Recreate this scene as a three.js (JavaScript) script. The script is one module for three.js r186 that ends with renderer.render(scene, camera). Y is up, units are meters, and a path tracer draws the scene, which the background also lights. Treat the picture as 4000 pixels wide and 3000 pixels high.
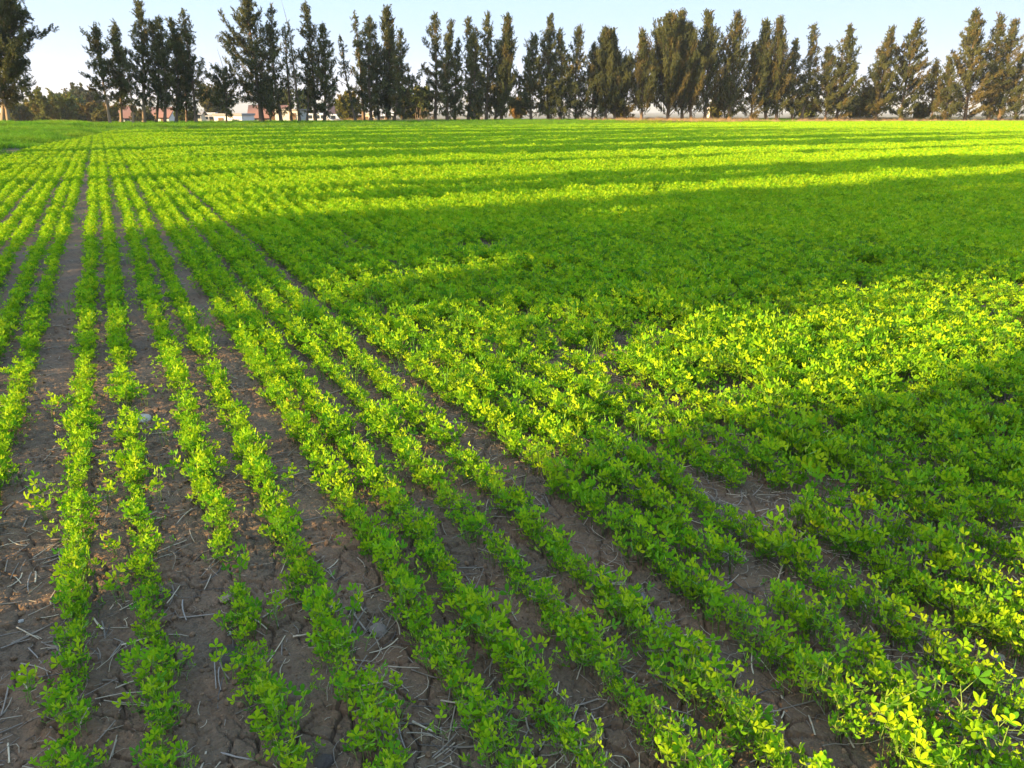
import * as THREE from 'three';
import { mergeGeometries } from 'three/addons/utils/BufferGeometryUtils.js';

// ---------------------------------------------------------------- camera, sky, sun, exposure
// world axes: x = across the crop rows (to the right), -z = along the crop rows, y = up, metres
const EYE = 1.55, YAW = 28.6 * Math.PI / 180, PITCH = 21.1 * Math.PI / 180, FPX = 2773;
const scene = new THREE.Scene();
const camera = new THREE.PerspectiveCamera(2 * Math.atan(1500 / FPX) * 180 / Math.PI, 4 / 3, 0.05, 8000);
camera.position.set(0, EYE, 0);
camera.lookAt(Math.sin(YAW) * Math.cos(PITCH), EYE - Math.sin(PITCH), -Math.cos(YAW) * Math.cos(PITCH));
const renderer = new THREE.WebGLRenderer({ antialias: true });
renderer.setSize(1024, 768);
renderer.toneMapping = THREE.LinearToneMapping;
renderer.toneMappingExposure = 3.65;
renderer.shadowMap.enabled = true;

const SUN_EL = 15 * Math.PI / 180;
const sunDir = new THREE.Vector3(-1, Math.tan(SUN_EL) * Math.hypot(1, 0.04), -0.04).normalize();
const sun = new THREE.DirectionalLight(new THREE.Color().setRGB(1, 0.68, 0.29), 5);
sun.name = 'sun';
sun.position.copy(sunDir).multiplyScalar(150).add(new THREE.Vector3(40, 0, -40));
sun.target.position.set(40, 0, -40);
sun.castShadow = true;
Object.assign(sun.shadow.camera, { left: -110, right: 110, top: 60, bottom: -60, near: 1, far: 400 });
sun.shadow.mapSize.set(4096, 4096);
sun.shadow.radius = 1.2;
scene.add(sun, sun.target);

{ // clear late-afternoon sky: pale and slightly warm at the horizon, blue above, brighter round the low sun
  const W = 512, H = 256, data = new Float32Array(W * H * 4), mix = (a, b, t) => a + (b - a) * t;
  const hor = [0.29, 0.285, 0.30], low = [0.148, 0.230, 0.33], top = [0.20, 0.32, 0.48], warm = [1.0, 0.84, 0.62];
  for (let j = 0; j < H; j++) for (let i = 0; i < W; i++) {
    const up = ((j + 0.5) / H - 0.5) * Math.PI, az = ((i + 0.5) / W - 0.5) * 2 * Math.PI;
    const x = Math.cos(az) * Math.cos(up), y = Math.sin(up), z = Math.sin(az) * Math.cos(up);
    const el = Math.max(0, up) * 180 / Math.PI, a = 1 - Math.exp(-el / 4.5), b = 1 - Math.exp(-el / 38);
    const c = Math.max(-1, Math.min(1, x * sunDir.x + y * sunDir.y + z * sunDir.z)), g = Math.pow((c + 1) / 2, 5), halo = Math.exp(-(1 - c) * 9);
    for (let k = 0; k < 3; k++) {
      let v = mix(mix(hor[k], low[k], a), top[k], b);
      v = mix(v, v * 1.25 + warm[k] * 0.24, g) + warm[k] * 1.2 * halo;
      data[(j * W + i) * 4 + k] = up < 0 ? 0.25 * hor[k] : v;
    }
    data[(j * W + i) * 4 + 3] = 1;
  }
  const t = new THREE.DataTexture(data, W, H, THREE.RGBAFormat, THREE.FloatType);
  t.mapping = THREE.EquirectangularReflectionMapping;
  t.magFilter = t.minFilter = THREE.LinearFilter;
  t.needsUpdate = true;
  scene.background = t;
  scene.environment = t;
}

// ---------------------------------------------------------------- helpers
function rng(seed) { let a = seed >>> 0; return () => { a = (a + 0x6D2B79F5) | 0; let t = Math.imul(a ^ (a >>> 15), 1 | a); t = (t + Math.imul(t ^ (t >>> 7), 61 | t)) ^ t; return ((t ^ (t >>> 14)) >>> 0) / 4294967296; }; }
const R = rng(12345), rr = (a, b, f = R) => a + (b - a) * f(), pick = (a, f = R) => a[Math.floor(f() * a.length)];
const gauss = (f = R) => Math.sqrt(-2 * Math.log(1 - f() * 0.9999)) * Math.cos(6.2831853 * f());
const clamp = THREE.MathUtils.clamp, lerp = THREE.MathUtils.lerp, smooth = (x, a, b) => { const t = clamp((x - a) / (b - a), 0, 1); return t * t * (3 - 2 * t); };
const V = (x, y, z) => new THREE.Vector3(x, y, z), RGB = (r, g, b) => new THREE.Color().setRGB(r, g, b);
const hash = (x, y, s = 0) => { let h = Math.imul(x | 0, 374761393) + Math.imul(y | 0, 668265263) + Math.imul(s | 0, 2147483629) | 0; h = Math.imul(h ^ (h >>> 13), 1274126177); return ((h ^ (h >>> 16)) >>> 0) / 4294967296; };
function noise(x, y, s = 0) { const i = Math.floor(x), j = Math.floor(y), a = x - i, b = y - j, u = a * a * (3 - 2 * a), v = b * b * (3 - 2 * b); return lerp(lerp(hash(i, j, s), hash(i + 1, j, s), u), lerp(hash(i, j + 1, s), hash(i + 1, j + 1, s), u), v); }
const fbm = (x, y, s = 0, n = 4) => { let a = 0, w = 0.5; for (let k = 0; k < n; k++) { a += w * noise(x, y, s + k); x *= 2.03; y *= 2.03; w *= 0.5; } return a / (1 - Math.pow(0.5, n)); };
const counts = {};
function numbered(n) { const k = counts[n] = (counts[n] ?? -1) + 1; return k ? n + '_' + String(k).padStart(3, '0') : n; }
const shadows = (o) => { o.traverse((m) => { if (m.isMesh) m.castShadow = m.receiveShadow = true; }); return o; };
function tag(o, label, category, group, kind) { if (label) o.userData.label = label; if (category) o.userData.category = category; if (group) o.userData.group = group; if (kind) o.userData.kind = kind; return o; }
function thing(name, x, y, z, label, category, group) { const o = new THREE.Group(); o.name = numbered(name); o.position.set(x, y, z); scene.add(o); return tag(o, label, category, group); }
function part(parent, name, geo, mat) { const m = new THREE.Mesh(geo, mat); m.name = name; m.castShadow = m.receiveShadow = true; parent.add(m); return m; }
function single(name, geo, mat, label, category, group, kind) { const m = new THREE.Mesh(geo, mat); m.name = numbered(name); m.castShadow = m.receiveShadow = true; scene.add(m); return tag(m, label, category, group, kind); }
function copies(parent, name, geo, mat, list) { // list of {m: Matrix4, c: Color}
  if (!list.length) return null;
  const im = new THREE.InstancedMesh(geo, mat, list.length); im.name = name; im.castShadow = im.receiveShadow = true;
  list.forEach((e, i) => { im.setMatrixAt(i, e.m); im.setColorAt(i, e.c); });
  parent.add(im); return im;
}
const M4 = (x, y, z, rx, ry, rz, sx, sy = sx, sz = sx) => new THREE.Matrix4().compose(V(x, y, z), new THREE.Quaternion().setFromEuler(new THREE.Euler(rx, ry, rz, 'YXZ')), V(sx, sy, sz));
// a mesh made of raw triangles: verts flat array, tris flat array, colour per vertex
function raw(pos, idx, col, uv) {
  const g = new THREE.BufferGeometry();
  g.setAttribute('position', new THREE.Float32BufferAttribute(pos, 3));
  if (col) g.setAttribute('color', new THREE.Float32BufferAttribute(col, 3));
  if (uv) g.setAttribute('uv', new THREE.Float32BufferAttribute(uv, 2));
  g.setIndex(idx); g.computeVertexNormals(); return g;
}
function tube(points, radii, sides = 6, color) { // tapered tube through points, closed ends
  const pos = [], idx = [], col = [], n = points.length;
  let ref = V(0.31, 0.11, 0.94);
  for (let i = 0; i < n; i++) {
    const d = points[Math.min(n - 1, i + 1)].clone().sub(points[Math.max(0, i - 1)]).normalize();
    if (Math.abs(d.dot(ref)) > 0.95) ref = V(1, 0.2, 0).normalize();
    const a = ref.clone().cross(d).normalize(), b = d.clone().cross(a);
    for (let k = 0; k < sides; k++) { const t = k / sides * 2 * Math.PI, p = points[i].clone().addScaledVector(a, Math.cos(t) * radii[i]).addScaledVector(b, Math.sin(t) * radii[i]); pos.push(p.x, p.y, p.z); if (color) col.push(...color); }
  }
  for (let i = 0; i < n - 1; i++) for (let k = 0; k < sides; k++) { const a = i * sides + k, b = i * sides + (k + 1) % sides; idx.push(a, b, a + sides, b, b + sides, a + sides); }
  for (let k = 1; k < sides - 1; k++) { idx.push(0, k + 1, k); const o = (n - 1) * sides; idx.push(o, o + k, o + k + 1); }
  return raw(pos, idx, color && col);
}
// the photograph's own pixel (4000 x 3000) at a horizontal distance D ahead -> world point
const FWD = V(Math.sin(YAW), 0, -Math.cos(YAW)), RIGHT = V(Math.cos(YAW), 0, Math.sin(YAW));
function seen(px, py, D) {
  const a = (px - 2000) / FPX, b = (1500 - py) / FPX, f = Math.cos(PITCH) + b * Math.sin(PITCH), t = D / f;
  return V(0, EYE + t * (b * Math.cos(PITCH) - Math.sin(PITCH)), 0).addScaledVector(FWD, D).addScaledVector(RIGHT, t * a);
}
function onGround(px, py) { // where that pixel meets level ground
  const a = (px - 2000) / FPX, b = (1500 - py) / FPX, f = Math.cos(PITCH) + b * Math.sin(PITCH), t = EYE / (Math.sin(PITCH) - b * Math.cos(PITCH));
  return V(0, 0, 0).addScaledVector(FWD, t * f).addScaledVector(RIGHT, t * a);
}

// ---------------------------------------------------------------- the ground
const leftEdge = (v) => -3.35 + 0.9 * smooth(v, 24, 42) + 2.6 * smooth(v, 36, 62);            // where the crop stops at the grass bank
const farEdge = (u) => u < 20 ? lerp(63, 66, smooth(u, 0, 20)) : 66 - 9.5 * smooth(u, 70, 118);  // and at the far headland
const rowU = [-0.87, -0.68, -0.346, -0.15, 0.13, 0.333, 0.603, 0.765, 0.99, 1.184, 1.465, 1.66, 1.88];
{ let u = rowU[0]; for (let k = 0; u > -3.4; k++) { u -= k % 2 ? 0.215 : 0.258; rowU.unshift(u); } u = rowU[rowU.length - 1]; for (let k = 0; u < 118; k++) { u += k % 2 ? 0.215 : 0.262; rowU.push(u); } }
const rowWave = (i, v) => 0.018 * (noise(v * 0.45, i * 7.3, 91) - 0.5) * 2 + 0.03 * (noise(v * 0.07, i * 0.05, 92) - 0.5);
function broad(u, v) { // large shapes of the land
  const bank = 0.16 * smooth(leftEdge(clamp(v, 0, 62)) - u, 0.25, 2.6) * smooth(v, -30, 5) * (0.75 + 0.5 * noise(u * 0.3, v * 0.2, 5));
  const verge = 0.28 * smooth(v - farEdge(clamp(u, 0, 115)), 5, 11) * (1 - smooth(v, 92, 120));
  const fall = -1.6 * smooth(v, 95, 150) - 6 * smooth(Math.hypot(u, v), 250, 700);
  return bank * (1 - smooth(v, 80, 110)) + verge + fall;
}
function cracks(u, v, cell, width, s) { // distance to the nearest border between dried plates
  const wu = u + 0.03 * (fbm(u * 9, v * 9, s + 11, 3) - 0.5) * cell * 14, wv = v + 0.03 * (fbm(u * 9, v * 9, s + 17, 3) - 0.5) * cell * 14;
  const x = wu / cell, y = wv / cell, i = Math.floor(x), j = Math.floor(y);
  let d1 = 9, d2 = 9, id = 0;
  for (let a = -1; a < 2; a++) for (let b = -1; b < 2; b++) {
    const dx = i + a + hash(i + a, j + b, s) - x, dy = j + b + hash(i + a, j + b, s + 1) - y, d = Math.hypot(dx, dy);
    if (d < d1) { d2 = d1; d1 = d; id = hash(i + a, j + b, s + 2); } else if (d < d2) d2 = d;
  }
  return [1 - smooth((d2 - d1) * cell, width * 0.25, width), id];
}
function groundY(u, v, fine = false) {
  let y = broad(u, v);
  if (fine) {
    const r = Math.hypot(u, v), k = 1 - smooth(r, 7, 12);
    y += 0.02 * (fbm(u * 3, v * 3, 41, 3) - 0.5) * (1 - smooth(r, 20, 40));
    if (k > 0) {
      const rough = smooth(fbm(u * 2.2, v * 2.2, 47, 3), 0.42, 0.62);                 // loose tilth against dried crust
      y += k * (0.006 + 0.02 * rough) * (fbm(u * 26, v * 26, 43, 5) - 0.5);
      const [c1, id] = cracks(u, v, 0.1, 0.0066, 3), [c2] = cracks(u, v, 0.055, 0.0042, 8);
      const m1 = smooth(fbm(u * 4, v * 4, 52, 2), 0.24, 0.42), m2 = smooth(fbm(u * 5, v * 5, 57, 2), 0.42, 0.6);
      y += k * (0.005 * (id - 0.5) - 0.02 * c1 * m1 - 0.008 * c2 * m2);
    }
  }
  return y;
}
function tileNoise(n, seed) { // periodic value noise on [0,1)^2 with n cells
  return (x, y) => { x *= n; y *= n; const i = Math.floor(x), j = Math.floor(y), a = x - i, b = y - j, u = a * a * (3 - 2 * a), v = b * b * (3 - 2 * b), h = (p, q) => hash(((p % n) + n) % n, ((q % n) + n) % n, seed); return lerp(lerp(h(i, j), h(i + 1, j), u), lerp(h(i, j + 1), h(i + 1, j + 1), u), v); };
}
const soilMat = (() => {
  const S = 1024, col = new Uint8Array(S * S * 4), bmp = new Uint8Array(S * S * 4);
  const ns = [6, 13, 29, 61, 127, 255, 500].map((n, i) => tileNoise(n, 200 + i));
  const enc = (x) => Math.round(255 * (x <= 0.0031308 ? 12.92 * x : 1.055 * Math.pow(x, 1 / 2.4) - 0.055));
  for (let j = 0; j < S; j++) for (let i = 0; i < S; i++) {
    const x = i / S, y = j / S, v = ns.map((f) => f(x, y)), o = (j * S + i) * 4;
    const patch = 0.5 * v[0] + 0.3 * v[1] + 0.2 * v[2], grain = 0.3 * v[3] + 0.3 * v[4] + 0.25 * v[5] + 0.15 * v[6];
    let b = 0.55 + 0.5 * patch + 0.55 * (grain - 0.5);
    const red = (v[1] - 0.5) * 0.22;
    let c = [0.17 * b * (1 + red), 0.107 * b, 0.064 * b * (1 - red * 0.8)];
    if (v[6] > 0.93 && v[4] > 0.5) c = c.map((q) => q * 1.7 + 0.03);
    for (let k = 0; k < 3; k++) col[o + k] = enc(clamp(c[k], 0, 1));
    col[o + 3] = 255;
    bmp[o] = bmp[o + 1] = bmp[o + 2] = 255 * clamp(0.25 * v[2] + 0.2 * v[3] + 0.2 * v[4] + 0.2 * v[5] + 0.15 * v[6], 0, 1); bmp[o + 3] = 255;
  }
  const tex = (d, srgb) => { const t = new THREE.DataTexture(d, S, S); t.wrapS = t.wrapT = THREE.RepeatWrapping; t.magFilter = THREE.LinearFilter; t.minFilter = THREE.LinearMipmapLinearFilter; t.generateMipmaps = true; if (srgb) t.colorSpace = THREE.SRGBColorSpace; t.needsUpdate = true; return t; };
  return new THREE.MeshStandardMaterial({ map: tex(col, true), bumpMap: tex(bmp), bumpScale: 0.02, roughness: 0.97, vertexColors: true });
})();
{
  const ang = [], rad = [0.02, 0.15, 0.3, 0.45];
  for (let a = -0.82; a <= 0.82; a += 0.0021) ang.push(a);
  for (let a = 0.87; a < 2 * Math.PI - 0.84; a += 0.05) ang.push(a);
  for (let r = 0.55; r < 6;) { rad.push(r); r *= 1.0037; }
  for (let r = 6; r < 30;) { rad.push(r); r *= 1.012; }
  for (let r = 30; r < 6500;) { rad.push(r); r *= 1.05; }
  const na = ang.length, nr = rad.length, pos = new Float32Array(na * nr * 3), uv = new Float32Array(na * nr * 2), col = new Float32Array(na * nr * 3), idx = new Uint32Array((nr - 1) * na * 6);
  for (let j = 0; j < nr; j++) for (let i = 0; i < na; i++) {
    const th = YAW + ang[i], u = Math.sin(th) * rad[j], v = Math.cos(th) * rad[j], k = j * na + i;
    pos[k * 3] = u; pos[k * 3 + 1] = groundY(u, v, true); pos[k * 3 + 2] = -v;
    uv[k * 2] = u / 1.7; uv[k * 2 + 1] = v / 1.7;
    const inField = u > leftEdge(clamp(v, 0, 62)) - 0.2 && v < farEdge(clamp(u, 0, 118)) + 0.6 ? 1 : 0;
    const c = inField ? [1, 1, 1] : [0.62, 0.85, 0.5];
    col.set(c, k * 3);
  }
  let q = 0;
  for (let j = 0; j < nr - 1; j++) for (let i = 0; i < na; i++) { const a = j * na + i, b = j * na + (i + 1) % na, c = a + na, d = b + na; idx[q++] = a; idx[q++] = c; idx[q++] = b; idx[q++] = b; idx[q++] = c; idx[q++] = d; }
  const g = new THREE.BufferGeometry();
  g.setAttribute('position', new THREE.BufferAttribute(pos, 3)); g.setAttribute('uv', new THREE.BufferAttribute(uv, 2)); g.setAttribute('color', new THREE.BufferAttribute(col, 3));
  g.setIndex(new THREE.BufferAttribute(idx, 1)); g.computeVertexNormals();
  single('ground', g, soilMat, 'brown cracked soil of the field and the land beyond', null, null, 'structure');
}

// ---------------------------------------------------------------- the crop
const leafMat = new THREE.MeshPhysicalMaterial({ color: 0xffffff, vertexColors: true, roughness: 0.92, transmission: 0.46, thickness: 0, side: THREE.DoubleSide, ior: 1.35, specularIntensity: 0.25 });
const stemMat = new THREE.MeshStandardMaterial({ color: RGB(0.16, 0.24, 0.05), roughness: 0.8 });
const LEAF = [[0.16, 0.375, 0.009], [0.25, 0.45, 0.009], [0.37, 0.53, 0.011], [0.085, 0.255, 0.013], [0.42, 0.29, 0.05]];  // mature, mid, young, old
const wob = (c, f, a = 0.12) => { const k = 1 + (f() - 0.5) * 2 * a; return [c[0] * k * (1 + (f() - 0.5) * a), c[1] * k, c[2] * k]; };
// one leaf of three leaflets; its stalk end at the origin, its axis +y, its upper face towards +z
function trifoliate(L, W, spread, fold, curl, color, detail) {
  const pos = [], idx = [], col = [];
  for (const side of [-1, 0, 1]) {
    const an = side * spread, s = (side ? 0.94 : 1.05) * L, q = new THREE.Quaternion().setFromEuler(new THREE.Euler(-0.12 * Math.abs(side), 0, -an)), lift = side ? 0 : 0.1 * L;
    const outline = detail ? [[0, 0, 0], [0.28, 0.30, 0.02], [0.62, 0.5, 0.05], [0.88, 0.36, 0.02], [1, 0, 0]] : [[0, 0, 0], [0.58, 0.5, 0.04], [1, 0, 0]];
    const at = pos.length / 3, n = outline.length, put = (t, x, z) => { const p = V(x * W, t * s + lift, z * L - curl * L * t * t + fold * Math.abs(x) * W).applyQuaternion(q); pos.push(p.x, p.y, p.z); col.push(...color); };
    for (const [t, w] of outline) put(t, 0, 0);                         // midrib
    for (let k = 1; k < n - 1; k++) { put(outline[k][0], -outline[k][1], 0); put(outline[k][0], outline[k][1], 0); }
    const L_ = (k) => at + n + (k - 1) * 2, R_ = (k) => L_(k) + 1;
    idx.push(at, at + 1, L_(1), at, R_(1), at + 1);
    for (let k = 1; k < n - 2; k++) { idx.push(at + k, at + k + 1, L_(k), at + k + 1, L_(k + 1), L_(k)); idx.push(at + k, R_(k), at + k + 1, at + k + 1, R_(k), R_(k + 1)); }
    idx.push(at + n - 2, at + n - 1, L_(n - 2), at + n - 2, R_(n - 2), at + n - 1);
  }
  return raw(pos, idx, col);
}
const leafRng = rng(77), leafShapes = [];
for (let c = 0; c < 5; c++) for (let k = 0; k < 3; k++) leafShapes.push(trifoliate(0.024, [0.0112, 0.0098, 0.0122][k], [1.05, 0.8, 1.25][k], [0.5, 0.7, 0.3][k], [0.12, 0.25, 0.05][k], wob(LEAF[c], leafRng, 0.06), true));
// a plant: upright stems with leaves on stalks
function plantPlan(seed, stems, hLo, hHi, halfU, halfV, leafScale) {
  const f = rng(seed), stemGeos = [], leaves = [];
  for (let s = 0; s < stems; s++) {
    const x0 = gauss(f) * halfU * 0.55, z0 = (f() - 0.5) * 2 * halfV, h = rr(hLo, hHi, f) * (1 - 0.35 * Math.min(1, Math.abs(x0) / halfU)), az = f() * 6.28, lean = rr(0.02, 0.3, f) * h, out = x0 * 0.5;
    const tip = V(x0 + Math.cos(az) * lean + out, h, z0 + Math.sin(az) * lean), base = V(x0, -0.01, z0), mid = base.clone().lerp(tip, 0.5).add(V(-out * 0.25, h * 0.06, 0));
    stemGeos.push(tube([base, mid, tip], [0.0016, 0.0013, 0.0009], 3));
    const n = 3 + Math.floor(f() * 3.4);
    for (let k = 0; k < n; k++) {
      const t = k === n - 1 ? 1 : rr(0.3, 0.95, f), p = t < 0.5 ? base.clone().lerp(mid, t * 2) : mid.clone().lerp(tip, t * 2 - 1);
      const la = f() * 6.28, pet = k === n - 1 ? 0.006 : rr(0.012, 0.034, f), e = p.clone().add(V(Math.cos(la) * pet, pet * rr(0.3, 0.9, f), Math.sin(la) * pet));
      if (k < n - 1) stemGeos.push(tube([p, e], [0.0009, 0.0007], 3));
      const pitch = k === n - 1 ? rr(-0.1, 0.55, f) : rr(0.2, 1.15, f), tipLeaf = k === n - 1, c = f() < (tipLeaf ? 0.55 : 0.12) ? 2 : f() < (tipLeaf ? 0.7 : 0.4) ? 1 : f() < 0.75 ? 0 : f() < 0.88 ? 3 : tipLeaf ? 0 : 4;
      const q = new THREE.Quaternion().setFromEuler(new THREE.Euler(pitch, Math.PI / 2 - la, (f() - 0.5) * 0.8, 'YXZ')), sc = leafScale * rr(0.7, 1.15, f) * (t > 0.6 ? 1 : 0.82);
      leaves.push({ g: c * 3 + Math.floor(f() * 3), m: new THREE.Matrix4().compose(e, q, V(sc, sc, sc)) });
    }
  }
  return { stem: mergeGeometries(stemGeos), leaves };
}
const clean = (g) => { const h = g.clone(); for (const k of Object.keys(h.attributes)) if (!['position', 'normal', 'color'].includes(k)) h.deleteAttribute(k); return h; };
const withColor = (g, c) => { const h = clean(g), n = h.attributes.position.count, a = new Float32Array(n * 3); for (let i = 0; i < n; i++) a.set(c, i * 3); h.setAttribute('color', new THREE.BufferAttribute(a, 3)); return h; };
const STEMC = [0.13, 0.22, 0.04];
const mergedPlant = (p) => mergeGeometries([withColor(p.stem, STEMC), ...p.leaves.map((l) => clean(leafShapes[l.g]).applyMatrix4(l.m))]);
const NEAR = 9, plans = [], nearGeo = [];
for (let k = 0; k < NEAR; k++) { plans.push(plantPlan(1000 + k * 17, 6 + k % 3, 0.07, [0.16, 0.135, 0.15][k % 3], 0.052, 0.032, 1.02)); nearGeo.push(mergedPlant(plans[k])); }
function plantGroup(p, name = 'crop_plant') { const g = new THREE.Group(); g.name = name; part(g, 'stem', p.stem, stemMat); p.leaves.forEach((l, i) => { const m = part(g, i ? 'leaf_' + String(i).padStart(3, '0') : 'leaf', leafShapes[l.g], leafMat); l.m.decompose(m.position, m.quaternion, m.scale); }); return g; }
// far clumps: simpler leaflets
const midGeo = [];
for (let k = 0; k < 6; k++) {
  const f = rng(500 + k), list = [];
  const proto = [0, 1, 2, 3].map((c) => trifoliate(0.0235, 0.0112, 1.0, 0.5, 0.15, LEAF[c], false));
  for (let i = 0; i < 64; i++) {
    const x = gauss(f) * 0.034, z = (f() - 0.5) * 0.17, h = rr(0.02, 0.145, f) * (1 - 0.4 * Math.min(1, Math.abs(x) / 0.08)), la = f() * 6.28, s = rr(0.75, 1.25, f);
    const tipLeaf = h > 0.09, c = f() < (tipLeaf ? 0.45 : 0.12) ? 2 : f() < (tipLeaf ? 0.65 : 0.4) ? 1 : f() < 0.75 ? 0 : 3;
    list.push(proto[c].clone().applyMatrix4(new THREE.Matrix4().compose(V(x * 1.1, h, z), new THREE.Quaternion().setFromEuler(new THREE.Euler(rr(0.1, 1.2, f), la, (f() - 0.5) * 0.8, 'YXZ')), V(s, s, s))));
  }
  midGeo.push(mergeGeometries(list));
}
const gaps = [[0.13, 2.22, 2.40], [0.99, 1.96, 2.10], [1.66, 1.28, 1.5], [1.184, 2.75, 2.86], [-0.346, 1.72, 1.80], [2.14, 1.62, 1.92], [2.355, 1.65, 1.75], [0.333, 2.0, 2.06]];
const stands = (u, v) => !gaps.some((g) => Math.abs(g[0] - u) < 0.05 && v > g[1] && v < g[2]);
function tuft(u, v) { // how strong the crop stands there
  const near = 1 - smooth(Math.hypot(u, v), 3, 6);
  return (0.8 + 0.5 * fbm(u * 0.9, v * 0.6, 71, 3) * smooth(u, -1, 3) + 0.3 * (noise(u * 2.1, v * 2.1, 72) - 0.5) + 0.25 * (noise(u * 7, v * 7, 73) - 0.5) + 0.2 * smooth(u, 1.2, 2.4) * (1 - near)) * (1 - 0.05 * near + 0.12 * near * smooth(u, 0.9, 1.6));
}
const ORD = ['first', 'second', 'third', 'fourth', 'fifth', 'sixth', 'seventh', 'eighth', 'ninth', 'tenth', 'eleventh', 'twelfth', 'thirteenth'];
const i0 = rowU.findIndex((u) => Math.abs(u + 0.346) < 1e-6);          // the row that stands first from the left at the bottom of the photograph
const inView = (u, v, m) => { const r = Math.hypot(u, v); if (r < 1.5) return r > 0.35 && v > -0.6; const a = Math.atan2(u, v) - YAW; return Math.abs(a) < 0.72 + m / r; };
const candidates = [], field = { near: nearGeo.map(() => []), mid: midGeo.map(() => []) };
const cropRows = new Map();
rowU.forEach((u0, i) => {
  const own = i >= i0 - 9 && i <= i0 + 11, f = rng(9000 + i);
  const lists = own ? { near: nearGeo.map(() => []), mid: midGeo.map(() => []) } : field;
  if (own) cropRows.set(i, lists);
  for (let v = -0.6; v < 67;) {
    const r = Math.hypot(u0, v), step = r < 9 ? 0.036 : r < 25 ? 0.09 : r < 60 ? 0.15 : 0.22, vv = v + (f() - 0.5) * step * 0.7, u = u0 + rowWave(i, vv) + gauss(f) * (0.008 + 0.03 * smooth(vv, 8, 30));
    v += step;
    if (u < leftEdge(Math.max(0, vv)) || vv > farEdge(Math.max(0, u)) || !inView(u, vv, 1.4) || !stands(u0, vv)) continue;
    const t = tuft(u0, vv), thin = fbm(u0 * 1.7, vv * 1.1, 75, 3);
    if (thin < 0.3 && f() < 0.6) continue;
    if (u0 > 1.3 && noise(u0 * 3, vv * 2.2, 76) < 0.2 && f() < 0.75) continue;
    const shade = 1 + (f() - 0.5) * 0.22, tint = RGB(shade * (1 + (f() - 0.5) * 0.2), shade, shade), s = t * (r < 9 ? rr(0.68, 1.25, f) : rr(0.82, 1.18, f)), turn = Math.floor(f() * 2) * Math.PI + (f() - 0.5) * 0.5;
    const e = { u, v: vv, m: M4(u, groundY(u, vv, r < 12) - 0.004, -vv, 0, turn, 0, s * (r < 9 ? lerp(0.86, 1.08, smooth(r, 2.5, 7)) : 1.08 + 0.5 * smooth(vv, 14, 34)), s * (r < 9 ? 1 : 1.1), r < 9 ? s : s * step / 0.1), c: tint, i, own, r, turn, s };
    if (r < 9) { const k = Math.floor(f() * NEAR); e.k = k; lists.near[k].push(e); if (own && i >= i0 - 1 && r < 3.4) candidates.push([e, lists.near[k]]); } else lists.mid[Math.floor(f() * midGeo.length)].push(e);
    if ((u0 > 1.55 || vv > 13) && r < 60 && f() < (u0 < 1.55 ? 0.7 * smooth(vv, 12, 26) : 0.5)) { // between the rows on the right the crop closes
      const u2 = u + rr(-0.12, 0.12, f), g = r < 9 ? lists.near[Math.floor(f() * NEAR)] : lists.mid[Math.floor(f() * 6)], s2 = s * rr(0.5, 0.85, f);
      if (noise(u2 * 2.4, vv * 2.1, 79) > 0.36 + 0.34 * (1 - smooth(r, 2.6, 5.5))) for (let q = r < 9 ? 2 : 1; q--;) g.push({ m: M4(u2 + q * 0.05, groundY(u2, vv, r < 12) - 0.004, -vv, 0, f() * 6.28, 0, s2), c: tint });
    }
  }
});
{ // the nearest plants one by one
  candidates.sort((a, b) => a[0].r - b[0].r);
  const protos = [], chosen = candidates.filter(([e]) => { const a = Math.atan2(e.u, e.v) - YAW, fw = e.r * Math.cos(a); return fw > 1.25 && Math.abs(e.r * Math.sin(a)) < 0.76 * (fw * 0.93 + 0.55); }).slice(0, 170);
  for (const [e, list] of chosen) {
    list.splice(list.indexOf(e), 1);
    const k = e.k, o = protos[k] ? protos[k].clone() : (protos[k] = plantGroup(plans[k]));
    o.name = numbered('crop_plant'); o.position.set(e.u, groundY(e.u, e.v, true) - 0.004, -e.v); o.rotation.set(0, e.turn, 0); o.scale.setScalar(e.s); scene.add(o);
    const n = e.i - i0, where = n < 0 ? 'in the row meeting the left photo edge' : 'in the ' + ORD[n] + ' row from the bottom left';
    tag(o, 'green three-leaved crop plant near the camera ' + where, 'crop plant', 'nearest crop plants ' + where);
  }
}
for (const [i, lists] of cropRows) {
  const n = i - i0, g = new THREE.Group(); g.name = numbered('crop_row'); scene.add(g);
  tag(g, n >= 0 ? 'long green crop row, ' + ORD[n] + ' from the left along the bottom of the photo' : n === -1 ? 'green crop row that meets the left edge just above the bottom corner' : 'green crop row on bare soil, ' + ORD[-n - 2] + ' one left of the bottom-left corner row', 'crop row', null, 'stuff');
  lists.near.forEach((l, k) => copies(g, 'plants', nearGeo[k], leafMat, l)); lists.mid.forEach((l, k) => copies(g, 'plants', midGeo[k], leafMat, l));
}
{
  const g = new THREE.Group(); g.name = 'crop_field'; scene.add(g); tag(g, 'closed bright green crop canopy filling the field to the right and far end', 'crop', null, 'stuff');
  field.near.forEach((l, k) => copies(g, 'plants', nearGeo[k], leafMat, l)); field.mid.forEach((l, k) => copies(g, 'plants', midGeo[k], leafMat, l));
}

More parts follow.
